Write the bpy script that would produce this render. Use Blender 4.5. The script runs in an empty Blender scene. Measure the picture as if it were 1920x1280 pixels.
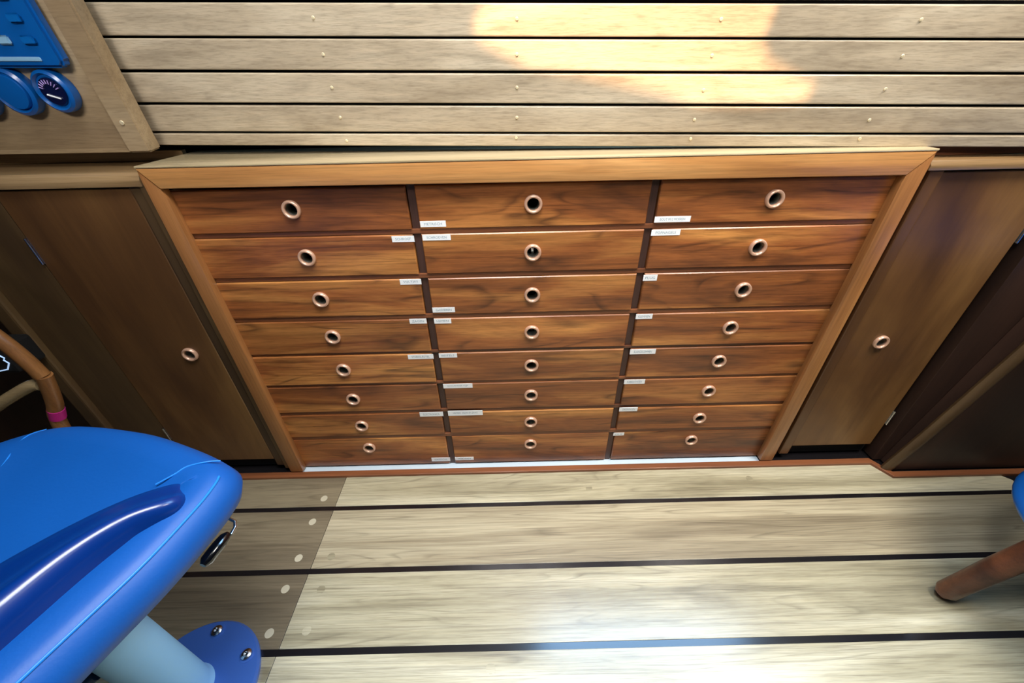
import bpy, bmesh, math, random
from mathutils import Vector, Matrix
random.seed(4)
scene = bpy.context.scene
COL = scene.collection

# ------------------------------------------------------------ camera, world, sun, window and fill light, exposure
cam_d = bpy.data.cameras.new('camera'); cam = bpy.data.objects.new('camera', cam_d); COL.objects.link(cam)
rt = Vector((0.99972361, -0.01519049, -0.01794315)); up = Vector((0.02336842, 0.55851887, 0.82916258)); fw = Vector((0.0025738, 0.82935271, -0.55871948))
CAM = Vector((-0.0471, -0.75, 0.931))
cam.matrix_world = Matrix(((rt.x, up.x, -fw.x, CAM.x), (rt.y, up.y, -fw.y, CAM.y), (rt.z, up.z, -fw.z, CAM.z), (0, 0, 0, 1)))
cam_d.sensor_width = 36; cam_d.lens = 740 / 1920 * 36; cam_d.clip_start = .02
scene.camera = cam

w = bpy.data.worlds.new('sky'); scene.world = w; w.use_nodes = True
w.node_tree.nodes['Background'].inputs[0].default_value = (.42, .66, 1, 1)
w.node_tree.nodes['Background'].inputs[1].default_value = 3.0

def light(name, kind, loc, direction, energy, color, size=None, size_y=None, **kw):
    d = bpy.data.lights.new(name, kind); o = bpy.data.objects.new(name, d); COL.objects.link(o)
    o.location = loc; o.rotation_euler = Vector(direction).to_track_quat('-Z', 'Y').to_euler()
    d.energy = energy; d.color = color
    if kind == 'AREA':
        d.shape = 'RECTANGLE'; d.size = size; d.size_y = size_y
    for k, v in kw.items(): setattr(d, k, v)
    return o
SUN_DIR = (.15, 1, -.95)
light('sun', 'SUN', (0, -2, 3), SUN_DIR, 13.5, (1, .55, .26), angle=math.radians(.9))
light('sky_through_front_window', 'AREA', (.62, .11, 1.50), (0, -1, -.1), 38, (.30, .60, 1), 1.1, .62)
light('sky_through_roof_hatch', 'AREA', (.95, -.40, 1.88), (-.25, .10, -1), 15.5, (1, .93, .84), .45, .4, spread=math.radians(105))
light('sky_through_side_hatch', 'AREA', (-.05, -.50, 1.88), (0, .10, -1), 12, (.97, .98, 1), .6, .5, spread=math.radians(100))
light('aft_fill_light', 'AREA', (.10, -1.35, 1.70), (0, 1, -.44), 3.7, (1, .96, .92), 2.4, .3, spread=math.radians(43))  # added fill for the planked wall; the back wall has no window

scene.view_settings.view_transform = 'Standard'; scene.view_settings.look = 'None'
scene.view_settings.gamma = 1; scene.view_settings.use_curve_mapping = False
scene.view_settings.exposure = -0.12

# ------------------------------------------------------------ materials
def srgb(r, g, b):
    f = lambda c: (c / 255 / 12.92) if c / 255 <= .04045 else ((c / 255 + .055) / 1.055) ** 2.4
    return (f(r), f(g), f(b), 1)

def plain(name, col, rough=.5, metal=0., coat=0., noise=.0, bump=0., bscale=300):
    m = bpy.data.materials.new(name); m.use_nodes = True; nt = m.node_tree; b = nt.nodes['Principled BSDF']
    b.inputs['Base Color'].default_value = srgb(*col); b.inputs['Roughness'].default_value = rough
    b.inputs['Metallic'].default_value = metal; b.inputs['Coat Weight'].default_value = coat; b.inputs['Coat Roughness'].default_value = .15
    tc = nt.nodes.new('ShaderNodeTexCoord'); n = nt.nodes.new('ShaderNodeTexNoise'); n.inputs['Scale'].default_value = bscale
    nt.links.new(tc.outputs['Object'], n.inputs['Vector'])
    if noise:
        mx = nt.nodes.new('ShaderNodeMix'); mx.data_type = 'RGBA'
        c = srgb(*col); mx.inputs[6].default_value = tuple(x * (1 - noise) for x in c[:3]) + (1,); mx.inputs[7].default_value = tuple(min(1, x * (1 + noise)) for x in c[:3]) + (1,)
        n2 = nt.nodes.new('ShaderNodeTexNoise'); n2.inputs['Scale'].default_value = 14; nt.links.new(tc.outputs['Object'], n2.inputs['Vector'])
        nt.links.new(n2.outputs['Fac'], mx.inputs[0]); nt.links.new(mx.outputs[2], b.inputs['Base Color'])
    if bump:
        bp = nt.nodes.new('ShaderNodeBump'); bp.inputs['Strength'].default_value = bump; bp.inputs['Distance'].default_value = .0006
        nt.links.new(n.outputs['Fac'], bp.inputs['Height']); nt.links.new(bp.outputs['Normal'], b.inputs['Normal'])
    return m

def wood(name, light_c, mid_c, dark_c, axis='X', rough=.45, coat=.0, fig=9, along=1.3, across=9, lines=.5, streak=.5, var=.14, fine=1.0, bump=.25):
    m = bpy.data.materials.new(name); m.use_nodes = True; nt = m.node_tree; N = nt.nodes; Lk = nt.links
    b = N['Principled BSDF']; b.inputs['Roughness'].default_value = rough
    b.inputs['Coat Weight'].default_value = coat; b.inputs['Coat Roughness'].default_value = .22
    tc = N.new('ShaderNodeTexCoord'); oi = N.new('ShaderNodeObjectInfo')
    mul = N.new('ShaderNodeMath'); mul.operation = 'MULTIPLY'; mul.inputs[1].default_value = 37.0; Lk.new(oi.outputs['Random'], mul.inputs[0])
    add = N.new('ShaderNodeVectorMath'); add.operation = 'ADD'; Lk.new(tc.outputs['Object'], add.inputs[0]); Lk.new(mul.outputs[0], add.inputs[1])
    def mapped(al, ac):
        mp = N.new('ShaderNodeMapping'); s = {'X': (al, ac, ac), 'Y': (ac, al, ac), 'Z': (ac, ac, al)}[axis]
        mp.inputs['Scale'].default_value = s; Lk.new(add.outputs[0], mp.inputs[0]); return mp.outputs[0]
    def noise(vec, scale=1, detail=3, rough_=.5, dist=0):
        n = N.new('ShaderNodeTexNoise'); n.inputs['Scale'].default_value = scale; n.inputs['Detail'].default_value = detail
        n.inputs['Roughness'].default_value = rough_; n.inputs['Distortion'].default_value = dist; Lk.new(vec, n.inputs['Vector']); return n.outputs['Fac']
    def ramp(fac, stops):
        r = N.new('ShaderNodeValToRGB'); e = r.color_ramp.elements
        e[0].position, e[0].color = stops[0]; e[1].position, e[1].color = stops[-1]
        for p, c in stops[1:-1]: x = e.new(p); x.color = c
        Lk.new(fac, r.inputs[0]); return r.outputs[0]
    def mix(fac, a, bb, mode='MIX'):
        mx = N.new('ShaderNodeMix'); mx.data_type = 'RGBA'; mx.blend_type = mode
        if isinstance(fac, float): mx.inputs[0].default_value = fac
        else: Lk.new(fac, mx.inputs[0])
        Lk.new(a, mx.inputs[6])
        if isinstance(bb, tuple): mx.inputs[7].default_value = bb
        else: Lk.new(bb, mx.inputs[7])
        return mx.outputs[2]
    def math_(op, a, v):
        q = N.new('ShaderNodeMath'); q.operation = op; Lk.new(a, q.inputs[0])
        if isinstance(v, (int, float)): q.inputs[1].default_value = v
        else: Lk.new(v, q.inputs[1])
        return q.outputs[0]
    base = noise(mapped(along, across), 1, 4, .55, .6)
    c = ramp(base, [(.30, srgb(*dark_c)), (.50, srgb(*mid_c)), (.70, srgb(*light_c))])
    fg = noise(mapped(along * .8, across * .75), 1, 2, .45, .4)                 # growth-ring contour figure
    pp = math_('FRACT', math_('MULTIPLY', fg, fig), 0)
    ln = ramp(pp, [(0, (1, 1, 1, 1)), (.10, (.15, .15, .15, 1)), (.75, (0, 0, 0, 1)), (1, (1, 1, 1, 1))])
    brk = ramp(noise(mapped(along * 4, across * 2.5), 1, 3), [(.38, (0, 0, 0, 1)), (.62, (1, 1, 1, 1))])
    lf = math_('MULTIPLY', math_('MULTIPLY', ln, brk), lines)
    c = mix(lf, c, tuple(x * .45 for x in srgb(*dark_c)[:3]) + (1,))
    st = noise(mapped(along * 2.2, across * 16), 1, 5, .65)
    sc = ramp(st, [(.30, (.62, .60, .58, 1)), (.5, (1, 1, 1, 1)), (.72, (1.16, 1.14, 1.10, 1))])
    c = mix(float(streak), c, sc, 'MULTIPLY')
    fn = noise(mapped(along * 14, across * 45), 1, 3, .6)
    fc = ramp(fn, [(.34, (.74, .72, .70, 1)), (.52, (1, 1, 1, 1)), (.8, (1.06, 1.06, 1.06, 1))])
    c = mix(float(min(1, .55 * fine)), c, fc, 'MULTIPLY')
    # object-to-object variation
    hv = N.new('ShaderNodeHueSaturation'); mr = N.new('ShaderNodeMapRange'); mr.inputs[3].default_value = 1 - var; mr.inputs[4].default_value = 1 + var
    Lk.new(oi.outputs['Random'], mr.inputs[0]); Lk.new(mr.outputs[0], hv.inputs['Value']); Lk.new(c, hv.inputs['Color'])
    Lk.new(hv.outputs[0], b.inputs['Base Color'])
    bp = N.new('ShaderNodeBump'); bp.inputs['Strength'].default_value = bump; bp.inputs['Distance'].default_value = .0008
    Lk.new(st, bp.inputs['Height']); Lk.new(bp.outputs['Normal'], b.inputs['Normal'])
    return m

M = {}
M['drawer'] = wood('teak_drawer', (212, 146, 78), (158, 94, 48), (92, 54, 34), along=2.0, across=14, fig=9, lines=.7, streak=1.0, rough=.36, coat=.25, var=.12, fine=1.6)
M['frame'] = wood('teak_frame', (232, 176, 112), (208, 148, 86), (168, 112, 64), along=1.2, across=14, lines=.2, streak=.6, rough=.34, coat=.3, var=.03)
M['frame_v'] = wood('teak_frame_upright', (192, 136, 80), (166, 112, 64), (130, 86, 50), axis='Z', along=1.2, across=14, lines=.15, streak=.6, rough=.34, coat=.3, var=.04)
M['rail'] = wood('teak_rail', (150, 92, 56), (128, 76, 46), (98, 58, 38), along=1.2, across=20, lines=.1, streak=.6, rough=.4, coat=.2, var=.04)
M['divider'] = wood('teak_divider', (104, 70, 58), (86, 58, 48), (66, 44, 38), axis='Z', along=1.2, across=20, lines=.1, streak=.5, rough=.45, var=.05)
M['door'] = wood('teak_veneer_door', (140, 102, 58), (106, 72, 40), (72, 46, 28), axis='Z', along=1.1, across=5, lines=.12, streak=.3, rough=.42, coat=.2, var=.03, fine=.5)
M['side'] = wood('teak_side_panel', (116, 92, 58), (92, 70, 44), (66, 48, 32), axis='Z', along=1.1, across=6, lines=.1, streak=.35, rough=.45, coat=.1, var=.03, fine=.5)
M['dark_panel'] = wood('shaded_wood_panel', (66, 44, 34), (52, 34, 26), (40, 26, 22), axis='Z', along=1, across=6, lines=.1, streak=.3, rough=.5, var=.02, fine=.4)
M['ledge'] = wood('teak_ledge', (176, 146, 106), (152, 122, 84), (120, 92, 60), along=1.1, across=12, lines=.15, streak=.5, rough=.24, coat=.5, var=.03)
M['top'] = wood('pale_teak_top', (226, 208, 170), (204, 184, 144), (168, 148, 110), along=1.1, across=12, lines=.1, streak=.5, rough=.22, coat=.6, var=.02)
M['plank'] = wood('teak_wall_plank', (212, 198, 172), (190, 174, 148), (158, 142, 118), along=2.2, across=13, lines=.22, streak=.55, rough=.42, coat=.12, var=.035, fine=1.3)
M['panel'] = wood('instrument_board', (186, 164, 130), (168, 144, 110), (140, 118, 90), along=1.3, across=9, lines=.2, streak=.4, rough=.4, coat=.15, var=.02)
M['floor'] = wood('oak_floor_plank', (216, 210, 182), (186, 178, 148), (136, 128, 102), along=1.4, across=16, fig=16, lines=.45, streak=.9, rough=.34, coat=1.0, var=.05, fine=1.5, bump=.35)
M['floor_dark'] = wood('oak_floor_plank_stained_shaded', (150, 138, 112), (128, 116, 94), (98, 88, 72), along=1.1, across=12, fig=14, lines=.35, streak=.7, rough=.38, coat=.2, var=.08, fine=1.3, bump=.35)  # darker stain, with the shade of the seat put into the colour
M['floor_brown'] = wood('oak_floor_plank_grained', (204, 194, 164), (172, 160, 132), (124, 112, 90), along=.9, across=18, fig=22, lines=.5, streak=.9, rough=.36, coat=.2, var=.03, fine=1.5, bump=.4)
M['caulk'] = plain('black_caulking', (26, 24, 26), .22, coat=.6)
M['black'] = plain('dark_void', (10, 8, 8), .9)
M['plug'] = plain('wood_plug', (206, 198, 172), .4, noise=.08)
M['plinth'] = plain('pale_bilge_board', (205, 222, 232), .35, noise=.08)
M['ring'] = plain('bronze_ring_pull', (220, 176, 148), .25, metal=.3, coat=.5)
M['bore'] = plain('nickel_bore', (205, 205, 188), .28, metal=.7)
M['latch'] = plain('latch_button', (40, 38, 38), .3, metal=.5)
M['screw'] = plain('brass_screw', (240, 226, 190), .3, metal=.3)
M['steel'] = plain('stainless_steel', (205, 208, 212), .2, metal=1)
M['paper'] = plain('label_tape', (252, 254, 254), .45)
M['ink'] = plain('label_ink', (150, 172, 182), .6)
M['vinyl'] = plain('blue_vinyl', (0, 82, 160), .5, coat=.0, bump=.25, bscale=260, noise=.05)
M['vinyl_dark'] = plain('dark_blue_vinyl', (0, 46, 116), .3, coat=.3, noise=.05)
M['seam'] = plain('blue_piping', (30, 128, 216), .35)
M['post'] = plain('powder_coated_tube', (158, 216, 255), .5, metal=.0, coat=.1)
M['flange'] = plain('blue_base_plate', (72, 118, 206), .34, metal=.25, coat=.3)
M['bracket'] = plain('dark_blue_bracket', (8, 44, 84), .4)
M['rubber'] = plain('black_lever', (8, 8, 12), .12, coat=1)
M['gauge'] = plain('blue_instrument_case', (6, 92, 172), .30, coat=.5, noise=.08)
M['gauge_dark'] = plain('dark_gauge_glass', (12, 20, 60), .06, coat=1)
M['button'] = plain('pale_button', (150, 198, 230), .15, coat=1)
M['button_blue'] = plain('blue_button', (10, 104, 186), .12, coat=1)
M['pink_mark'] = plain('violet_gauge_scale', (196, 168, 232), .3)
M['stick'] = wood('bent_wood_frame', (176, 124, 70), (150, 100, 54), (118, 76, 42), axis='Z', along=1.4, across=16, lines=.2, rough=.35, coat=.4)
M['stick_pale'] = wood('pale_wood_arm', (196, 172, 132), (172, 148, 108), (140, 116, 82), along=1.4, across=16, lines=.1, rough=.25, coat=.6)
M['tape'] = plain('pink_tape', (210, 40, 140), .4)
M['stool_leg'] = wood('dark_stool_leg', (120, 72, 46), (92, 54, 36), (66, 38, 28), along=1.4, across=16, lines=.2, rough=.35, coat=.3)
M['stool_blue'] = plain('blue_foot_ring', (20, 108, 196), .3, coat=.4)
M['hull'] = plain('brown_lining', (70, 52, 38), .6, noise=.1)
M['ceiling'] = plain('cream_headlining', (120, 112, 98), .7)

# ------------------------------------------------------------ builders
def wloc(o):
    v = Vector(o.location)
    while o.parent: o = o.parent; v += Vector(o.location)
    return v
def link(name, me, parent=None, loc=(0, 0, 0), kind=None):
    o = bpy.data.objects.new(name, me); COL.objects.link(o)
    if parent: o.parent = parent; o.location = Vector(loc) - wloc(parent)
    else: o.location = loc
    if kind: o['kind'] = kind
    return o
def mk(name, bm, mats, parent=None, kind=None, smooth=False, mod=None):
    """world-space bmesh -> one object whose origin is the centre of its base"""
    bmesh.ops.recalc_face_normals(bm, faces=bm.faces[:])
    xs = [v.co.x for v in bm.verts]; ys = [v.co.y for v in bm.verts]; zs = [v.co.z for v in bm.verts]
    o_ = Vector(((min(xs) + max(xs)) / 2, (min(ys) + max(ys)) / 2, min(zs)))
    for v in bm.verts: v.co -= o_
    me = bpy.data.meshes.new(name); bm.to_mesh(me); bm.free()
    for m in (mats if isinstance(mats, (list, tuple)) else [mats]): me.materials.append(m)
    if smooth:
        for p in me.polygons: p.use_smooth = True
        if smooth != 'all':
            try: me.set_sharp_from_angle(angle=math.radians(smooth if isinstance(smooth, int) and smooth > 1 else 40))
            except Exception: pass
    return link(name, me, parent, o_, kind)
def prism(bm, poly, a, b, axis='Y', bev=0, mi=0):
    """poly = 2-D outline extruded from a to b along axis (Y: xz outline, Z: xy outline, X: yz outline)"""
    P = {'Y': lambda p, t: (p[0], t, p[1]), 'Z': lambda p, t: (p[0], p[1], t), 'X': lambda p, t: (t, p[0], p[1])}[axis]
    v0 = [bm.verts.new(P(p, a)) for p in poly]; v1 = [bm.verts.new(P(p, b)) for p in poly]
    fs = [bm.faces.new(v0), bm.faces.new(v1[::-1])]
    n = len(poly)
    for i in range(n): fs.append(bm.faces.new((v0[i], v0[(i + 1) % n], v1[(i + 1) % n], v1[i])))
    for f in fs: f.material_index = mi
    if bev:
        bmesh.ops.recalc_face_normals(bm, faces=fs)
        es = {e for f in fs for e in f.edges}
        bmesh.ops.bevel(bm, geom=list(es), offset=bev, segments=2, affect='EDGES', profile=.6)
    return bm
def boxm(bm, x0, x1, y0, y1, z0, z1, bev=0, mi=0):
    return prism(bm, [(x0, z0), (x1, z0), (x1, z1), (x0, z1)], y0, y1, 'Y', bev, mi)
def box(name, x0, x1, y0, y1, z0, z1, m, parent=None, bev=0, kind=None):
    bm = bmesh.new(); boxm(bm, x0, x1, y0, y1, z0, z1, bev); return mk(name, bm, m, parent, kind)
def frame_of(d):
    d = Vector(d).normalized(); a = Vector((0, 0, 1)) if abs(d.z) < .9 else Vector((1, 0, 0))
    u = d.cross(a).normalized(); return u, d.cross(u).normalized(), d
def lathe(bm, prof, c, axis, n=28, mi=0, closed=False, mis=None):
    """prof = [(radius, distance along axis)]"""
    u, v, d = frame_of(axis); c = Vector(c); rings = []
    for r, h in prof:
        if r < 1e-6: rings.append([bm.verts.new(c + d * h)])
        else: rings.append([bm.verts.new(c + d * h + (u * math.cos(2 * math.pi * i / n) + v * math.sin(2 * math.pi * i / n)) * r) for i in range(n)])
    m = len(rings)
    for k in range(m if closed else m - 1):
        A, B = rings[k], rings[(k + 1) % m]
        for i in range(n):
            j = (i + 1) % n
            if len(A) == 1 and len(B) == 1: continue
            f = bm.faces.new((A[0], B[i], B[j])) if len(A) == 1 else bm.faces.new((A[i], A[j], B[0])) if len(B) == 1 else bm.faces.new((A[i], A[j], B[j], B[i]))
            f.material_index = mis[k] if mis else mi
    return bm
def tube(bm, pts, rad, n=12, mi=0, cap=True, flat=1.0):
    pts = [Vector(p) for p in pts]; R = rad if isinstance(rad, (list, tuple)) else [rad] * len(pts)
    rings = []; pu = None
    for i, p in enumerate(pts):
        d = (pts[min(i + 1, len(pts) - 1)] - pts[max(i - 1, 0)]).normalized()
        if pu is None: u, v, _ = frame_of(d)
        else: u = (pu - d * pu.dot(d)).normalized(); v = d.cross(u)
        pu = u
        rings.append([bm.verts.new(p + (u * math.cos(2 * math.pi * k / n) + v * math.sin(2 * math.pi * k / n) * flat) * R[i]) for k in range(n)])
    for A, B in zip(rings, rings[1:]):
        for k in range(n): bm.faces.new((A[k], A[(k + 1) % n], B[(k + 1) % n], B[k])).material_index = mi
    if cap:
        for r in (rings[0], rings[-1][::-1]): bm.faces.new(r).material_index = mi
    return bm
def spline(P, per=6, closed=False):
    """Catmull-Rom through P"""
    P = [Vector(p) for p in P]; n = len(P); out = []
    rng = range(n) if closed else range(n - 1)
    for i in rng:
        g = (lambda k: P[k % n]) if closed else (lambda k: P[max(0, min(n - 1, k))])
        a, b, c, d = g(i - 1), g(i), g(i + 1), g(i + 2)
        for s in range(per):
            t = s / per
            out.append(.5 * ((2 * b) + (c - a) * t + (2 * a - 5 * b + 4 * c - d) * t * t + (3 * b - a - 3 * c + d) * t ** 3))
    if not closed: out.append(P[-1])
    return out
def tag(o, label, cat, group=None):
    o['label'] = label; o['category'] = cat
    if group: o['group'] = group
    return o
def empty(name, loc, label, cat, group=None):
    o = bpy.data.objects.new(name, None); o.empty_display_size = .05; COL.objects.link(o); o.location = loc
    return tag(o, label, cat, group)
def copy_of(src, parent, loc):
    c = src.copy(); COL.objects.link(c); c.parent = parent; c.location = Vector(loc) - (wloc(parent) if parent else Vector()); return c

# ------------------------------------------------------------ setting: floor
FX0, FX1, FY0, FY1 = -1.75, 1.75, -1.95, .19
floor = box('floor', FX0, FX1, FY0, FY1, -.03, -.0012, M['caulk'], kind='structure')
JX = -.52                                     # cross joint of the floor hatch
seams = [-.0300, -.1300, -.2885, -.4418, -.596, -.750, -.905, -1.06, -1.215, -1.37, -1.525, -1.68, -1.835, -1.95]
for i in range(len(seams) - 1):
    y1 = seams[i] - (.0 if i == 0 else .006); y0 = seams[i + 1] + .006
    runs = [(FX0, JX - .0006, ['floor_dark', 'floor_dark', 'floor_dark', 'floor'][min(i, 3)] if i < 3 else 'floor'),
            (JX + .0006, FX1, 'floor_brown' if i == 1 else 'floor')]
    for (xa, xb, mt) in runs:
        bm = bmesh.new()
        if i == 0 and xb > 1:                 # first board is notched round the jogged trim
            prism(bm, [(xa, y0), (1.30, y0), (1.30, -.094), (1.285, -.080), (.990, -.080), (.962, -.034), (xa, -.034)], -.02, 0, 'Z', .0007)
        elif i == 0:
            prism(bm, [(xa, y0), (xb, y0), (xb, -.034), (xa, -.034)], -.02, 0, 'Z', .0007)
        else:
            prism(bm, [(xa, y0), (xb, y0), (xb, y1), (xa, y1)], -.02, 0, 'Z', .0007)
        pl = mk('floor_plank', bm, M[mt], floor)
        for px_, py_ in ([(-.5577, -.100)] if i == 0 else [(-.562, -.1664), (-.5577, -.2575)] if i == 1 else [(-.5579, -.3249), (-.5519, -.4084)] if i == 2 else [(-.553, -.470)] if i == 3 else []) if xb < 0 else \
                ([(-.482, -.2556)] if i == 1 else [(-.4774, -.4054), (-.478, -.3278)] if i == 2 else [(-.1, -.475)] if i == 3 else [(.155, -.088), (.60, -.07)] if i == 0 else []):
            bm = bmesh.new(); lathe(bm, [(0, .0004), (.0088, .0004), (.0088, -.003)], (px_, py_, 0), (0, 0, 1), 20)
            mk('wood_plug', bm, M['plug'] if xb < 0 else M['floor'], pl, smooth=True)

# trim strip along the foot of the cabinets, with the jog on the right
def strip_poly(x0, w0, w1):
    return [(x0, w0), (.968 if w0 > -.02 else .962, w0), (.992, w0 - .048), (1.300, w0 - .048), (1.300, w1 - .048), (.992 + .0, w1 - .048 - .0), (.962, w1), (x0, w1)]
bm = bmesh.new()
prism(bm, [(-1.75, -.016), (.966, -.016), (.996, -.063), (1.75, -.063), (1.75, -.080), (.988, -.080), (.960, -.034), (-1.75, -.034)], -.01, .0075, 'Z', .002)
mk('trim_1', bm, M['rail'], kind='structure')
bm = bmesh.new(); boxm(bm, -.652, .655, -.016, .012, -.01, .004)
mk('trim_2', bm, M['plinth'], kind='structure')

# ------------------------------------------------------------ setting: planked wall above the cabinets
PN = Vector((-.06415432, -.98888318, -.13414279))          # wall normal, towards the room
wall_front = link('wall_front', None, None, (0, .2, .80)); bpy.data.objects.remove(wall_front)
def wallpt(p, off): return Vector(p) + PN * off
def slab(bm, q, t, bev, off=0.0):
    """q = four corners on the wall plane (tl, tr, br, bl), t = thickness behind"""
    f = [bm.verts.new(wallpt(p, off)) for p in q]; b = [bm.verts.new(wallpt(p, off - t)) for p in q]
    fs = [bm.faces.new(f), bm.faces.new(b[::-1])]
    for i in range(4): fs.append(bm.faces.new((f[i], f[(i + 1) % 4], b[(i + 1) % 4], b[i])))
    bmesh.ops.recalc_face_normals(bm, faces=fs)
    if bev: bmesh.ops.bevel(bm, geom=list({e for x in fs for e in x.edges}), offset=bev, segments=3, affect='EDGES', profile=.55)
H = Vector((.99786654, -.06193654, -.02064551))
UPW = PN.cross(H); UPW = UPW if UPW.z > 0 else -UPW
bm = bmesh.new()
slab(bm, [(-1.6, .117, 1.12), (1.6, -.081, 1.055), (1.6, -.055, .802), (-1.6, .148, .856)], .02, 0, -.011)
wall_front = mk('wall_front', bm, M['black'], kind='structure')
def ext(q):     # lengthen a plank beyond the frame on both sides
    tl, tr, br, bl = [Vector(p) for p in q]
    return [tl - (tr - tl) * .5, tr + (tr - tl) * .45, br + (br - bl) * .45, bl - (br - bl) * .46]
planks = [
 [(-.716, .059, 1.076), (.6983, -.0274, 1.0371), (.7244, -.0249, 1.0057), (-.7441, .0654, 1.0428)],
 [(-.7477, .0662, 1.0385), (.7278, -.0246, 1.0016), (.7602, -.0214, .9628), (-.7816, .0738, .9984)],
 [(-.7845, .0744, .995), (.7628, -.0211, .9596), (.7957, -.0179, .9201), (-.8194, .0823, .9537)],
 [(-.8232, .0832, .9492), (.7989, -.0176, .9163), (.8327, -.0143, .8757), (-.8598, .0914, .9059)],
 [(-.8637, .0923, .9014), (.8362, -.0139, .8714), (.8678, -.0108, .8336), (-.8992, .1003, .8594)],
 [(-.9022, .101, .8558), (.8712, -.0105, .8295), (.8864, -.009, .8113), (-.9193, .1048, .8356)]]
screws = [[],
 [(-.7153, .0665, 1.0206), (-.3426, .0436, 1.0109), (-.0267, .0243, 1.0026), (.279, .0054, .9952), (.5679, -.0124, .9882)],
 [(-.7122, .0729, .9722), (-.3423, .0499, .9649), (-.0271, .0302, .9587), (.2796, .0113, .9513), (.5684, -.0065, .945)],
 [(-.7135, .0793, .9257), (-.3431, .0561, .9194), (-.0274, .0363, .9141), (.2804, .0176, .9051), (.5687, -.0007, .9018)],
 [(-.7131, .0856, .8789), (-.3424, .0621, .8744), (-.0277, .0423, .8699), (.2781, .0235, .8623), (.569, .0053, .8574)],
 [(-.7105, .0897, .847), (-.3423, .0673, .8362), (-.029, .0468, .8377), (.2803, .0275, .8321), (.5693, .0092, .8286)]]
proto_screw = None
def screw_mesh(r=.0026):
    bm = bmesh.new(); lathe(bm, [(0, .0004), (.0006, .0007), (.0007, .0014), (r * .8, .0012), (r, .0004), (r, -.001)], (0, 0, 0), PN, 14)
    me = bpy.data.meshes.new('screw'); bm.to_mesh(me); bm.free(); me.materials.append(M['screw']); return me
screw_me = screw_mesh()
for q, sc_ in zip(planks, screws):
    bm = bmesh.new(); slab(bm, ext(q), .010, .0022)
    pk = mk('plank', bm, M['plank'], wall_front)
    for s in sc_: link('screw', screw_me, pk, wallpt(s, .0002))

# wall above the planks, with the wheelhouse window over the right half
fw_y = .105
def wall_with_hole(name, x0, x1, z0, z1, hx0, hx1, hz0, hz1, y0, y1, m):
    bm = bmesh.new()
    for a, b, c, d in ((x0, x1, z0, hz0), (x0, x1, hz1, z1), (x0, hx0, hz0, hz1), (hx1, x1, hz0, hz1)):
        boxm(bm, a, b, y0, y1, c, d)
    return mk(name, bm, m, kind='structure')
wall_with_hole('wall_front_upper', -1.75, 1.75, 1.12, 1.95, .07, 1.17, 1.19, 1.81, .13, .19, M['hull'])
ZC = 1.95
# side and back linings of the cabin
box('wall_left', -1.78, -1.75, -1.95, .15, -.03, ZC, M['hull'], kind='structure')
box('wall_right', 1.75, 1.78, -1.95, .15, -.03, ZC, M['hull'], kind='structure')
box('wall_back', -1.78, 1.78, -1.98, -1.95, -.03, ZC, M['hull'], kind='structure')
box('wall_front_lower', -1.75, 1.75, .165, .19, -.03, 1.16, M['black'], kind='structure')
# headlining with an unseen opening, its outline shaped to cast the sun patch
hole = [(-.195, -.880), (-.240, -.926), (-.230, -.939), (-.160, -.975), (-.088, -.989), (.064, -1.027), (.118, -1.045), (.223, -1.055), (.290, -1.055), (.300, -1.041), (.218, -1.003), (.200, -.972), (.211, -.950), (.215, -.880)]
hole = [(x, y) for x, y in hole]
bm = bmesh.new()
def ceil_face(pts):
    bm.faces.new([bm.verts.new((x, y, 1.90)) for x, y in pts])
XL, XR, YB, YF = -1.75, 1.75, -1.95, .15
i_l, i_r = 1, 8
ceil_face([(XL, YF), (XR, YF), (XR, -.880), (.215, -.880), (-.195, -.880), (XL, -.880)])
ceil_face([(XL, -.880), (-.195, -.880), (-.240, -.926), (-.230, -.939), (-.160, -.975), (-.160, YB), (XL, YB)])
ceil_face([(-.160, -.975), (-.088, -.989), (.064, -1.027), (.118, -1.045), (.223, -1.055), (.290, -1.055), (.290, YB), (-.160, YB)])
ceil_face([(.290, -1.055), (.300, -1.041), (.218, -1.003), (.200, -.972), (.211, -.950), (.215, -.880), (XR, -.880), (XR, YB), (.290, YB)])
bmesh.ops.remove_doubles(bm, verts=bm.verts[:], dist=1e-5)
mk('ceiling', bm, M['ceiling'], kind='structure')

# ------------------------------------------------------------ drawer cabinet
cab = empty('drawer_cabinet', (0, .1, 0), 'wide teak cabinet of twenty-four small drawers in three columns with round finger pulls', 'cabinet')
box('carcass', -.675, .685, .045, .11, .0, .79, M['black'], cab)
bm = bmesh.new(); prism(bm, [(-.6795, -.0215), (.6905, -.0215), (.6905, .15), (-.6795, .15)], .8115, .8150, 'Z', .0014)
mk('top_board', bm, M['top'], cab, smooth=30)
bm = bmesh.new(); prism(bm, [(-.680, .8112), (.691, .8112), (.656, .7725), (-.653, .7775)], -.021, -.001, 'Y', .0028)
mk('top_rail', bm, M['frame'], cab, smooth=30)
bm = bmesh.new(); prism(bm, [(-.6805, .8108), (-.6535, .7772), (-.650, .760), (-.643, .010), (-.680, .010)], -.020, -.0, 'Y', .005)
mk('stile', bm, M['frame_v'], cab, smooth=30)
bm = bmesh.new(); prism(bm, [(.6912, .8108), (.6565, .7722), (.655, .76), (.652, .010), (.688, .010)], -.020, .0, 'Y', .005)
mk('stile', bm, M['frame_v'], cab, smooth=30)
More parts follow.
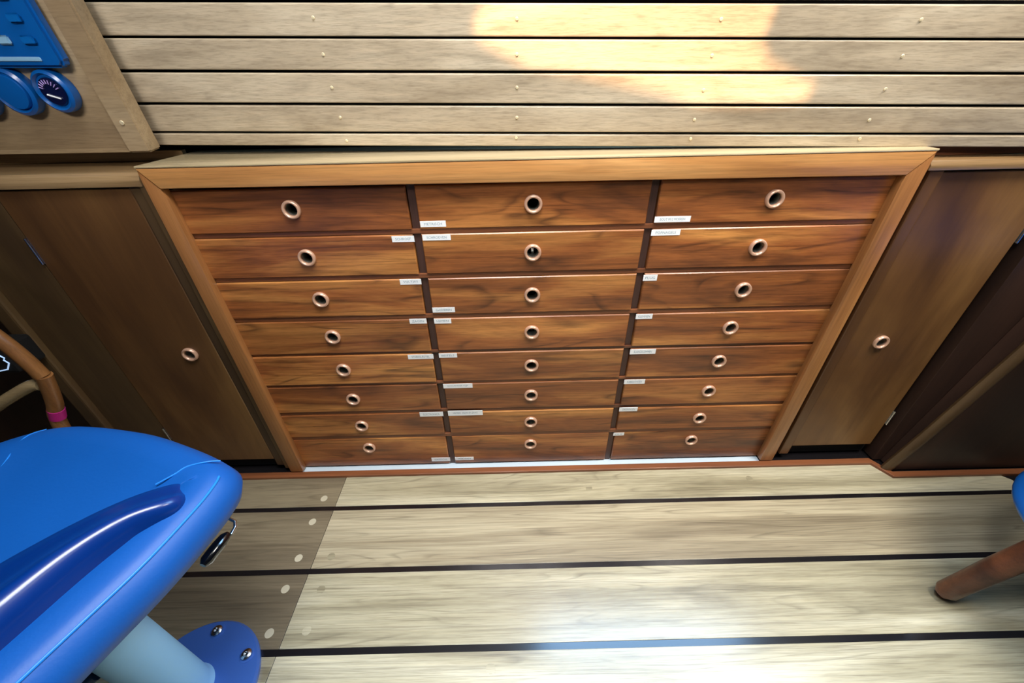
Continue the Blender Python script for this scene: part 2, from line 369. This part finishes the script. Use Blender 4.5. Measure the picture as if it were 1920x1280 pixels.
# column edges, row edges
colc = [-.4460, 0.0, .4460]; DIV = .2235
tops = [.7700, .6803, .5876, .4922, .3989, .3056, .2105, .1192]
bots = [.6907, .5983, .5030, .4065, .3140, .2218, .1316, .0090]
ringz = [.7334 - .0936 * k for k in range(7)] + [.0841]
for k in range(7):
    box('rail', -.656, .658, .0, .016, tops[k + 1] + .0009, bots[k] - .0006, M['rail'], cab, .0008)
for s in (-1, 1):
    box('divider', s * DIV - .0072, s * DIV + .0072, .0045, .035, .0, .775, M['divider'], cab, .0006)
# pull ring mesh (shared): rim stands proud, bore runs back through the drawer front
bm = bmesh.new()
lathe(bm, [(.0112, .0035), (.0122, .0060), (.0142, .0072), (.0162, .0060), (.0172, .0022), (.0172, -.002), (.0108, -.002)], (0, 0, 0), (0, -1, 0), 32, closed=True)
lathe(bm, [(.0113, .003), (.0108, -.002), (.0106, -.019), (.0120, -.019)], (0, 0, 0), (0, -1, 0), 32, mi=1)
ring_me = bpy.data.meshes.new('pull_ring'); bmesh.ops.recalc_face_normals(bm, faces=bm.faces[:]); bm.to_mesh(ring_me); bm.free()
ring_me.materials.append(M['ring']); ring_me.materials.append(M['bore'])
for p in ring_me.polygons: p.use_smooth = True

def holed_front(bm, x0, x1, z0, z1, cx, cz, r, yf, yb, ch, n=32):
    """board with a round hole and chamfered face edges"""
    base = math.atan2(z1 - cz, x1 - cx)
    angs = sorted([2 * math.pi * i / n for i in range(n)] + [math.atan2(z - cz, x - cx) % (2 * math.pi) for x in (x0, x1) for z in (z0, z1)])
    def rect(d, y):
        a0, a1, b0, b1 = x0 + d, x1 - d, z0 + d, z1 - d; L_ = []
        for a in angs:
            c, s = math.cos(a), math.sin(a); t = 1e9
            # direction is towards the undisplaced rectangle, so corners stay corners
            tx = ((x1 if c > 0 else x0) - cx) / c if abs(c) > 1e-9 else 1e9; tz = ((z1 if s > 0 else z0) - cz) / s if abs(s) > 1e-9 else 1e9
            t = min(tx, tz); X, Z_ = cx + c * t, cz + s * t
            L_.append(bm.verts.new((min(max(X, a0), a1), y, min(max(Z_, b0), b1))))
        return L_
    circ = lambda y: [bm.verts.new((cx + r * math.cos(a), y, cz + r * math.sin(a))) for a in angs]
    loops = [circ(yb), circ(yf), rect(ch, yf), rect(0, yf + ch), rect(0, yb)]
    m = len(angs)
    for A, B in zip(loops, loops[1:] + loops[:1]):
        for i in range(m):
            j = (i + 1) % m
            bm.faces.new((A[i], A[j], B[j], B[i]))

LABELS = [(-1,2,-.2724,-.2293,.6672,.6788,'SCHROEF'),(-1,3,-.2730,-.2292,.5761,.5881,'VIJLTJES'),(-1,4,-.2685,-.2312,.4818,.4940,'ZAGEN'),(-1,5,-.2878,-.2284,.3856,.3979,'STEEKSLEUTEL'),(-1,7,-.2880,-.2273,.1993,.2145,'ELECTRONICA'),(-1,8,-.2812,-.2283,.0201,.0345,'GEREEDSCHAP'),
(0,1,-.2137,-.1653,.6950,.7062,'METRISCH'),(0,2,-.2133,-.1589,.6688,.6804,'SCHROEVEN'),(0,3,-.2147,-.1665,.5086,.5204,'GASVEREN'),(0,4,-.2149,-.1774,.4803,.4926,'LIJMEN'),(0,5,-.2157,-.1735,.3869,.3991,'BEITELS'),(0,6,-.2163,-.1444,.2933,.3070,'SCHUURPAPIER + LIJM'),(0,7,-.2145,-.1248,.2002,.2172,'HAMERS  VIJLEN EN ZAAG'),(0,8,-.2142,-.1613,.0222,.0345,'TREKVEREN'),
(1,1,.2305,.2988,.6939,.7050,'BOUT M12 MOEREN'),(1,2,.2291,.2851,.6681,.6797,'POPNAGELS'),(1,3,.2296,.2584,.5721,.5854,'PLUG'),(1,4,.2286,.2651,.4806,.4929,'KLEMMEN'),(1,5,.2298,.2900,.3844,.3982,'SLANGKLEMMEN'),(1,6,.2289,.2804,.2936,.3073,'KABELSCHOEN'),(1,7,.2294,.2767,.2016,.2149,'ZEKERINGEN'),(1,8,.2268,.2560,.1080,.1185,'OLIE')]
def text_mesh(s, x0, x1, zc, h, y):
    cu = bpy.data.curves.new('t', 'FONT'); cu.body = s; cu.size = 1; cu.resolution_u = 2
    to = bpy.data.objects.new('t', cu); COL.objects.link(to)
    bpy.context.view_layer.update()
    me = bpy.data.meshes.new_from_object(to.evaluated_get(bpy.context.evaluated_depsgraph_get()))
    COL.objects.unlink(to); bpy.data.objects.remove(to)
    xs = [v.co.x for v in me.vertices]; ys = [v.co.y for v in me.vertices]
    sx = (x1 - x0) / (max(xs) - min(xs)); sz = h / (max(ys) - min(ys))
    vs = [(x0 + (v.co.x - min(xs)) * sx, y, zc - h / 2 + (v.co.y - min(ys)) * sz) for v in me.vertices]
    fs = [tuple(p.vertices) for p in me.polygons]; bpy.data.meshes.remove(me); return vs, fs
def add_text(bm, s, x0, x1, zc, h, y, mi=1):
    vs, fs = text_mesh(s, x0, x1, zc, h, y); V = [bm.verts.new(v) for v in vs]
    for f in fs:
        try: bm.faces.new([V[i] for i in f]).material_index = mi
        except ValueError: pass
lab = {(c, r): (x0, x1, z0, z1, t) for c, r, x0, x1, z0, z1, t in LABELS}
for ci in (-1, 0, 1):
    for r in range(8):
        xa = -.657 if ci < 0 else ci * DIV + (.0083 if ci > 0 else -DIV + .0083)
        xb = .659 if ci > 0 else (-DIV - .0083 if ci < 0 else DIV - .0083)
        cx = colc[ci + 1]; cz = ringz[r]
        yf = -.0032 + random.uniform(-.0005, .0005)
        if r == 7: yf = -.0005
        bm = bmesh.new(); holed_front(bm, xa, xb, bots[r], tops[r], cx, cz, .0125, yf, .016, .0018)
        d = mk('drawer', bm, M['drawer'], cab)
        pr = link('pull_ring', ring_me, d, (cx, yf, cz)); pr.rotation_euler = (0, random.uniform(0, 6), 0)
        if random.random() < .55:
            bm = bmesh.new(); boxm(bm, cx - .002, cx + .004, .0185, .026, cz - .011, cz + .001, .0006); mk('latch', bm, M['steel'], d)
        if (ci, r + 1) in lab:
            x0, x1, z0, z1, t = lab[(ci, r + 1)]
            bm = bmesh.new(); boxm(bm, x0, x1, yf - .0009, yf - .0001, z0, z1)
            add_text(bm, t, x0 + (x1 - x0) * .15, x1 - (x1 - x0) * .15, (z0 + z1) / 2, (z1 - z0) * .42, yf - .00105)
            mk('name_label', bm, [M['paper'], M['ink']], d)

# ------------------------------------------------------------ side cabinets
def hinge(parent, x, z0, z1, y, m='steel'):
    bm = bmesh.new()
    tube(bm, [(x, y - .003, z0), (x, y - .003, z1)], .0022, 10)
    boxm(bm, x - .004, x + .004, y - .001, y + .0005, z0, z1); mk('hinge', bm, M[m], parent, smooth=True)
def cab_door(parent, x0, x1, z0, z1, cx, cz):
    bm = bmesh.new(); holed_front(bm, x0, x1, z0, z1, cx, cz, .0125, -.001, .016, .0014)
    d = mk('door', bm, M['door'], parent)
    pr = link('pull_ring', ring_me, d, (cx, -.001, cz)); return d
lc = empty('side_cupboard', (-.95, .1, 0), 'brown teak cupboard with one tall door, left of the drawers behind the blue seat', 'cupboard')
box('carcass', -1.10, -.684, .045, .11, .0, .78, M['black'], lc)
d = cab_door(lc, -.968, -.724, .046, .7765, -.7853, .4125)
hinge(d, -.969, .638, .690, 0); hinge(d, -.969, .130, .178, 0)
box('side_panel', -1.098, -.9705, .0005, .018, .02, .7765, M['side'], lc, .001)
box('stile', -.7225, -.7005, -.002, .018, .02, .779, M['side'], lc, .0025)
box('stile', -.6995, -.6815, -.008, .018, .012, .7865, M['side'], lc, .0035)
box('corner_post', -1.134, -1.0985, -.014, .03, .0, .776, M['side'], lc, .005)
box('plinth', -1.10, -.684, .012, .03, .008, .045, M['black'], lc)
bm = bmesh.new(); prism(bm, [(-.010, .7795), (.0, .7795), (.0, .7875), (.158, .7875), (.158, .8015), (.002, .8015), (-.0065, .798), (-.0105, .790)], -1.6, -.6905, 'X', .0018)
mk('worktop', bm, M['ledge'], lc, smooth=30)
box('backboard', -1.6, -.69, .118, .13, .8018, .8205, M['ledge'], lc, .001)
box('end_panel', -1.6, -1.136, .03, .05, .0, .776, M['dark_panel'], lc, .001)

rc = empty('side_cupboard', (.86, .1, 0), 'brown teak cupboard with one door, right of the drawers beside the leaning corner trim', 'cupboard')
box('carcass', .70, .975, .045, .11, .0, .78, M['black'], rc)
d = cab_door(rc, .7385, .963, .048, .7735, .8129, .4016)
hinge(d, .9655, .636, .690, 0); hinge(d, .9655, .128, .176, 0)
box('stile', .6925, .7075, -.001, .018, .012, .79, M['rail'], rc, .0025)
box('stile', .7105, .7365, -.006, .018, .02, .779, M['door'], rc, .0035)
box('plinth', .70, .966, .012, .03, .008, .045, M['black'], rc)
bm = bmesh.new(); prism(bm, [(-.012, .7775), (.0, .7775), (.0, .783), (.155, .783), (.155, .7965), (.002, .7965), (-.0075, .7935), (-.0125, .786)], .699, 1.5, 'X', .0018)
mk('worktop', bm, M['ledge'], rc, smooth=30)
box('backboard', .694, 1.5, .0225, .03, .797, .812, M['rail'], rc, .001)
# forward-set locker with a leaning corner trim
rl = empty('corner_locker', (1.2, -.02, 0), 'dark wooden locker standing forward at the right, edged by a leaning trim', 'locker')
bm = bmesh.new(); prism(bm, [(.968, .0), (1.60, .0), (1.60, .776), (1.125, .776)], -.050, -.002, 'Y', .0015)
bm.free()
bm = bmesh.new(); prism(bm, [(.9765, .004), (1.000, .004), (1.13, .776), (.9765, .776)], -.020, .03, 'Y', .001)
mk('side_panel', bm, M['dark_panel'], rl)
bm = bmesh.new(); tube(bm, [(.990, -.050, .004), (1.014, -.060, .15), (1.062, -.070, .42), (1.12, -.075, .776)], .0105, 12, flat=1.5)
mk('corner_trim', bm, M['side'], rl, smooth=True)
bm = bmesh.new(); prism(bm, [(.998, .004), (1.60, .004), (1.60, .774), (1.125, .774), (1.066, .42)], -.056, -.0205, 'Y', .001)
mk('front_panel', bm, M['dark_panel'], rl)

# ------------------------------------------------------------ instrument board, upper left
def wl(a, b, off):        # a along the wall, b up the wall, from a reference point on the board's plane
    return ORG + H * a + UPW * b + PN * off
ORG = Vector((-.6963, .0515, .8241)) - PN * .04
ib = empty('instrument_board', (-.95, .08, .80), 'pale wooden instrument board with raised edge trim, mounted over the left ledge', 'board')
def wpoly(bm, pts, o0, o1, bev=0, mi=0):
    v0 = [bm.verts.new(wl(a, b, o0)) for a, b in pts]; v1 = [bm.verts.new(wl(a, b, o1)) for a, b in pts]
    fs = [bm.faces.new(v0), bm.faces.new(v1[::-1])]; n = len(pts)
    for i in range(n): fs.append(bm.faces.new((v0[i], v0[(i + 1) % n], v1[(i + 1) % n], v1[i])))
    for f in fs: f.material_index = mi
    if bev:
        bmesh.ops.recalc_face_normals(bm, faces=fs); bmesh.ops.bevel(bm, geom=list({e for f in fs for e in f.edges}), offset=bev, segments=2, affect='EDGES')
bm = bmesh.new(); wpoly(bm, [(-.80, -.0185), (-.018, .0015), (-.006, .32), (-.80, .32)], .014, .034, .0015)
mk('back_board', bm, M['panel'], ib)
bm = bmesh.new(); wpoly(bm, [(-.043, .001), (0, .002), (.012, .32), (-.031, .32)], .012, .040, .003)
mk('edge_trim', bm, M['panel'], ib, smooth=30)
bm = bmesh.new(); wpoly(bm, [(-.80, -.0186), (-.044, .0006), (-.044, .0075), (-.80, -.010)], .034, .036, .0006)
mk('lower_trim', bm, M['panel'], ib)
s = link('screw', screw_mesh(.0038), ib, Vector((-.7177, .046, .8747)) + PN * .0005)
# display with buttons
def tow(x, z):            # board coordinates of a world x, z
    d0 = Vector((x, 0, z)) - Vector((ORG.x, 0, ORG.z)); a11, a12, a21, a22 = H.x, UPW.x, H.z, UPW.z
    det = a11 * a22 - a12 * a21; return ((d0.x * a22 - d0.z * a12) / det, (a11 * d0.z - a21 * d0.x) / det)
da, db = tow(-.7424, .9601)
dp = empty('instrument_display', wl(da - .11, db, .034), 'blue control unit with rows of shiny buttons, above the round gauges', 'control panel')
bm = bmesh.new(); wpoly(bm, [(da - .23, db), (da - .006, db), (da + .001, db + .008), (da + .006, db + .17), (da - .23, db + .17)], .0345, .052, .004)
mk('case', bm, M['gauge'], dp, smooth=30)
bm = bmesh.new(); wpoly(bm, [(da - .16, db + .009), (da - .030, db + .009), (da - .030, db + .015), (da - .16, db + .015)], .052, .0542, .001)
mk('lower_bar', bm, M['button'], dp)
for r_ in range(5):
    for c_ in range(4):
        a0 = da - .030 - c_ * .040; b0 = db + .036 + r_ * .026
        bm = bmesh.new(); wpoly(bm, [(a0 - .011, b0 - .006), (a0 + .011, b0 - .006), (a0 + .011, b0 + .006), (a0 - .011, b0 + .006)], .052, .056, .002)
        mk('button', bm, M['button'] if (r_ * 3 + c_) % 4 == 1 else M['button_blue'], dp, smooth=30)
def gauge(x, z, r, off, label, face):
    a, b = tow(x, z); c = wl(a, b, 0)
    g = empty('round_gauge', wl(a, b - r, off), label, 'gauge', 'round gauges under the control unit')
    bm = bmesh.new(); lathe(bm, [(r * .98, off), (r, off + .006), (r * .97, off + .013), (r * .84, off + .016), (r * .74, off + .012), (0, off + .010)], c, PN, 40)
    mk('bezel', bm, M['gauge'], g, smooth=35)
    if face:
        bm = bmesh.new(); lathe(bm, [(r * .66, off + .011), (r * .62, off + .0145), (0, off + .0155)], c, PN, 32); mk('glass', bm, M['gauge_dark'], g, smooth=True)
        bm = bmesh.new()
        for k in range(9):
            t = math.radians(20 + k * 17); p = c + (H * math.cos(t) + UPW * math.sin(t)) * r * .46 + PN * (off + .0162)
            tube(bm, [p - (H * math.cos(t) + UPW * math.sin(t)) * .003, p + (H * math.cos(t) + UPW * math.sin(t)) * .003], .0007, 6)
        mk('scale_marks', bm, M['pink_mark'], g)
        bm = bmesh.new(); tube(bm, [c - H * r * .30 - UPW * r * .12 + PN * (off + .0165), c + H * r * .30 - UPW * r * .30 + PN * (off + .0165)], [.0014, .0011], 6); mk('needle', bm, M['paper'], g)
    else:
        bm = bmesh.new(); lathe(bm, [(r * .72, off + .012), (r * .68, off + .0165), (0, off + .018)], c, PN, 32); mk('cover', bm, M['gauge'], g, smooth=True)
    return g
gauge(-.7950, .9285, .0315, .0345, 'blue round gauge with lit violet scale and white needle, rightmost under the control unit', True)
gauge(-.8665, .9290, .0355, .0345, 'plain blue round gauge with blank cover, middle one under the control unit', False)
gauge(-.9450, .9280, .0365, .0345, 'blue round gauge cut by the left edge of the photo', False)

# ------------------------------------------------------------ helm seat
seat = empty('helm_seat', (-.648, -.50, 0), 'bright blue vinyl helm seat with dark blue arm pad on a pale floor pedestal', 'seat')
O2 = [(-.900,-.425),(-.8236,-.3604),(-.768,-.322),(-.715,-.311),(-.615,-.3265),(-.533,-.354),(-.4640,-.384),(-.4385,-.405),(-.4345,-.437),(-.441,-.482),(-.4520,-.530),(-.4690,-.580),(-.490,-.640),(-.515,-.715),(-.565,-.785),(-.66,-.815),(-.78,-.80),(-.87,-.725),(-.93,-.61),(-.940,-.50)]
O2 = [p.to_2d() for p in spline([(x, y, 0) for x, y in O2], 5, True)]
cen = Vector((-.68, -.56)); n2 = len(O2)
nrm = []
for i in range(n2):
    t = (O2[(i + 1) % n2] - O2[i - 1]).normalized(); nn = Vector((-t.y, t.x))
    if nn.dot(O2[i] - cen) < 0: nn = -nn
    nrm.append(nn)
def offs(i, d):
    return O2[i] + nrm[i] * d
lv = [(.428, -.060), (.432, -.020), (.438, -.004), (.450, .008), (.468, .015), (.484, .010), (.495, .002), (.5015, -.006), (.5035, -.013), (.505, -.022), (.5045, -.036), (.500, -.050)]
bm = bmesh.new(); rings = []
for z, dd in lv: rings.append([bm.verts.new((*offs(i, dd), z)) for i in range(n2)])
for f_, z in ((.62, .494), (.40, .489), (.18, .487)):
    b0 = [offs(i, -.05) for i in range(n2)]
    rings.append([bm.verts.new((*(cen + (p - cen) * f_), z)) for p in b0])
for A, B in zip(rings, rings[1:]):
    for i in range(n2): bm.faces.new((A[i], A[(i + 1) % n2], B[(i + 1) % n2], B[i]))
bm.faces.new(rings[0][::-1]); bm.faces.new(rings[-1])
mk('cushion', bm, M['vinyl'], seat, smooth='all')
# piping along the ridge of the side and across the rim
i0 = min(range(n2), key=lambda i: (O2[i] - Vector((-.437, -.412))).length); i1 = min(range(n2), key=lambda i: (O2[i] - Vector((-.515, -.715))).length)
bm = bmesh.new(); tube(bm, [(*offs(i, -.001), .4985) for i in range(i0, i1 + 1)], .0016, 8); mk('piping', bm, M['seam'], seat, smooth=True)
bm = bmesh.new(); tube(bm, spline([(-.508, -.425, .5035), (-.4933, -.4106, .5045), (-.4835, -.3985, .505), (-.4634, -.3895, .5025), (-.452, -.384, .497)], 5), .0011, 8); mk('piping', bm, M['seam'], seat, smooth=True)
bm = bmesh.new(); tube(bm, spline([(-.755, -.317, .4985), (-.7619, -.340, .5045), (-.750, -.390, .4975), (-.735, -.45, .4935), (-.70, -.56, .490)], 5), .0009, 8); mk('piping', bm, M['seam'], seat, smooth=True)
# arm pad
ST = [((-.4615, -.438), .013, .010), ((-.4655, -.441), .0235, .022), ((-.474, -.4465), .029, .029), ((-.489, -.456), .032, .035), ((-.504, -.467), .035, .039), ((-.518, -.481), .0385, .042), ((-.532, -.498), .042, .044), ((-.547, -.520), .047, .046), ((-.565, -.552), .054, .047), ((-.587, -.600), .061, .047), ((-.611, -.675), .065, .045), ((-.630, -.745), .060, .036), ((-.640, -.785), .030, .016)]
cs = [Vector((*s_[0], 0)) for s_ in ST]
fine = []
for k in range(len(ST) - 1):
    for q in range(4):
        t = q / 4; g = lambda j: ST[max(0, min(len(ST) - 1, j))]
        def cr(a, b, c, d): return .5 * ((2 * b) + (c - a) * t + (2 * a - 5 * b + 4 * c - d) * t * t + (3 * b - a - 3 * c + d) * t ** 3)
        fine.append(tuple(cr(*[(v := g(k + e))[0][0] for e in (-1, 0, 1, 2)]) if ax == 0 else cr(*[g(k + e)[0][1] for e in (-1, 0, 1, 2)]) if ax == 1 else cr(*[g(k + e)[ax - 1] for e in (-1, 0, 1, 2)]) for ax in range(4)))
bm = bmesh.new(); rr = []
PROF = [(1.0, -.25), (1.05, .10), (1.04, .42), (.94, .72), (.76, .86), (.56, .80), (.28, .58), (-.08, .38), (-.50, .27), (-.84, .20), (-1.0, .04), (-1.0, -.25)]
for k, (x, y, wd, ht) in enumerate(fine):
    a = Vector(fine[max(0, k - 1)][:2]); b = Vector(fine[min(len(fine) - 1, k + 1)][:2]); t = (b - a).normalized(); rgt = Vector((-t.y, t.x))
    rr.append([bm.verts.new((x + rgt.x * wd * u_, y + rgt.y * wd * u_, .498 + ht * v_)) for u_, v_ in PROF])
for A, B in zip(rr, rr[1:]):
    for i in range(len(PROF)): bm.faces.new((A[i], A[(i + 1) % len(PROF)], B[(i + 1) % len(PROF)], B[i]))
bm.faces.new(rr[0]); bm.faces.new(rr[-1][::-1])
mk('arm_pad', bm, M['vinyl_dark'], seat, smooth='all')
bm = bmesh.new(); lathe(bm, [(0, 0), (.12, 0), (.15, .012), (.15, .02), (0, .02)], (-.655, -.52, .41), (0, 0, 1), 28); mk('seat_plate', bm, M['bracket'], seat, smooth=30)
bm = bmesh.new(); lathe(bm, [(.043, .012), (.039, .02), (.038, .03), (.038, .395), (.055, .412)], (-.648, -.50, 0), (0, 0, 1), 40); mk('pedestal', bm, M['post'], seat, smooth=40)
bm = bmesh.new(); lathe(bm, [(0, 0), (.113, 0), (.1135, .008), (.110, .0125), (.060, .0150), (.0, .0155)], (-.648, -.50, 0), (0, 0, 1), 56); bp_ = mk('base_plate', bm, M['flange'], seat, smooth=40)
for k in range(6):
    a = math.radians(34 + 58.5 * k); c = (-.648 + .093 * math.cos(a), -.50 + .093 * math.sin(a), .0125)
    bm = bmesh.new(); lathe(bm, [(.0135, 0), (.0135, .0018), (.010, .0026)], c, (0, 0, 1), 24, mi=1)
    lathe(bm, [(.010, .0), (.0095, .005), (.006, .0078), (.0035, .008), (.003, .0045), (0, .0045)], c, (0, 0, 1), 20, mi=0); mk('bolt', bm, [M['steel'], M['flange']], bp_, smooth=40)
bm = bmesh.new(); tube(bm, [(-.68, -.52, .205), (-.715, -.538, .195), (-.745, -.548, .175), (-.757, -.552, .150)], [.020, .026, .026, .014], 14, flat=.7); mk('adjuster', bm, M['bracket'], seat, smooth=True)
lev = mk('release_lever', tube(bmesh.new(), [(-0.4425, -0.4400, 0.414), (-0.4445, -0.4460, 0.414), (-0.4475, -0.4590, 0.414), (-0.4505, -0.4770, 0.414), (-0.4515, -0.4830, 0.414)], [.004, .0074, .0082, .0080, .004], 14), M['rubber'], seat, smooth=True)
mk('lever_rod', tube(bmesh.new(), [(-.50, -.43, .424), (-.450, -.422, .420), (-.4425, -.424, .416), (-.4390, -.431, .414), (-.4388, -.442, .414)], .0024, 10), M['steel'], seat, smooth=True)

# ------------------------------------------------------------ bent wooden frame behind the seat, left edge
fr = empty('wooden_chair', (-1.02, -.15, 0), 'bent wooden chair frame with a pink tape band, partly hidden behind the blue seat', 'chair')
bm = bmesh.new(); tube(bm, spline([(-1.06, -.15, .74), (-1.00, -.15, .645), (-.960, -.15, .560), (-.946, -.15, .515), (-.940, -.15, .474)], 4), .0125, 14); mk('back_rail', bm, M['stick'], fr, smooth=True)
leg = mk('leg', tube(bmesh.new(), spline([(-.9365, -.15, .475), (-.952, -.15, .43), (-.9645, -.15, .400), (-.988, -.15, .352), (-1.02, -.15, .20), (-1.04, -.15, .0)], 4), .0125, 14), M['stick'], fr, smooth=True)
mk('tape_band', tube(bmesh.new(), [(-.9705, -.15, .389), (-.9815, -.15, .366)], .0131, 16), M['tape'], leg, smooth=True)
mk('armrest', tube(bmesh.new(), spline([(-.9555, -.15, .452), (-.972, -.152, .4525), (-1.01, -.158, .436), (-1.07, -.17, .405), (-1.20, -.20, .33)], 5), [.006] + [.0115] * 20, 14), M['stick_pale'], fr, smooth=True)
mk('leg', tube(bmesh.new(), spline([(-1.19, -.20, .335), (-1.20, -.20, .2), (-1.21, -.20, .0)], 4), .0125, 14), M['stick'], fr, smooth=True)
# small dark instrument with a pale outline, on the cupboard side behind the chair
sg = empty('small_screen', (-1.12, -.04, .42), 'small dark screen with glowing pale outline at the left edge, behind the wooden chair', 'screen')
box('case', -1.20, -1.092, -.075, -.0145, .425, .487, M['black'], sg, .006)
bm = bmesh.new(); tube(bm, [(-1.106, -.0760, .478), (-1.096, -.0760, .465), (-1.101, -.0760, .460), (-1.096, -.0760, .452), (-1.110, -.0760, .436), (-1.13, -.0760, .432)], .0013, 8)
em = plain('screen_glow', (160, 200, 255), .4); em.node_tree.nodes['Principled BSDF'].inputs['Emission Color'].default_value = (.5, .7, 1, 1); em.node_tree.nodes['Principled BSDF'].inputs['Emission Strength'].default_value = .8
mk('outline', bm, em, sg)

# ------------------------------------------------------------ swivel stool, right edge
so = empty('stool', (1.13, -.41, 0), 'dark wooden stool with blue metal foot ring, cut by the right edge of the photo', 'stool')
SC = Vector((1.13, -.41, 0))
for k in range(3):
    a = math.radians(172 + 120 * k); dr = Vector((math.cos(a), math.sin(a), 0))
    mk('leg', tube(bmesh.new(), [SC + dr * .289 + Vector((0, 0, .010)), SC + dr * .282 + Vector((0, 0, .022)), SC + dr * .25 + Vector((0, 0, .12)), SC + dr * .222 + Vector((0, 0, .20)), SC + dr * .125 + Vector((0, 0, .50))], [.010, .0185, .020, .020, .018], 16), M['stool_leg'], so, smooth=True)
bm = bmesh.new(); lathe(bm, [(0, .0), (.075, .0), (.085, .03), (.06, .10), (.02, .12), (.02, .50), (0, .50)], SC, (0, 0, 1), 28); mk('column', bm, M['rubber'], so, smooth=35)
RING = [SC + Vector((.197 * math.cos(t), .197 * math.sin(t), .20)) for t in [2 * math.pi * k / 48 for k in range(49)]]
mk('foot_ring', tube(bmesh.new(), RING, .0125, 14), M['stool_blue'], so, smooth=True)
for k in range(2):
    a = math.pi * k + .6; mk('ring_spoke', tube(bmesh.new(), [SC + Vector((0, 0, .20)), SC + Vector((.19 * math.cos(a), .19 * math.sin(a), .20))], .006, 10), M['steel'], so, smooth=True)
bm = bmesh.new(); lathe(bm, [(0, .50), (.20, .50), (.235, .52), (.235, .55), (.21, .568), (0, .562)], SC + Vector((.0, 0, 0)), (0, 0, 1), 36); mk('seat', bm, M['vinyl'], so, smooth=40)  # unseen seat, widened to throw shade on the floor corner
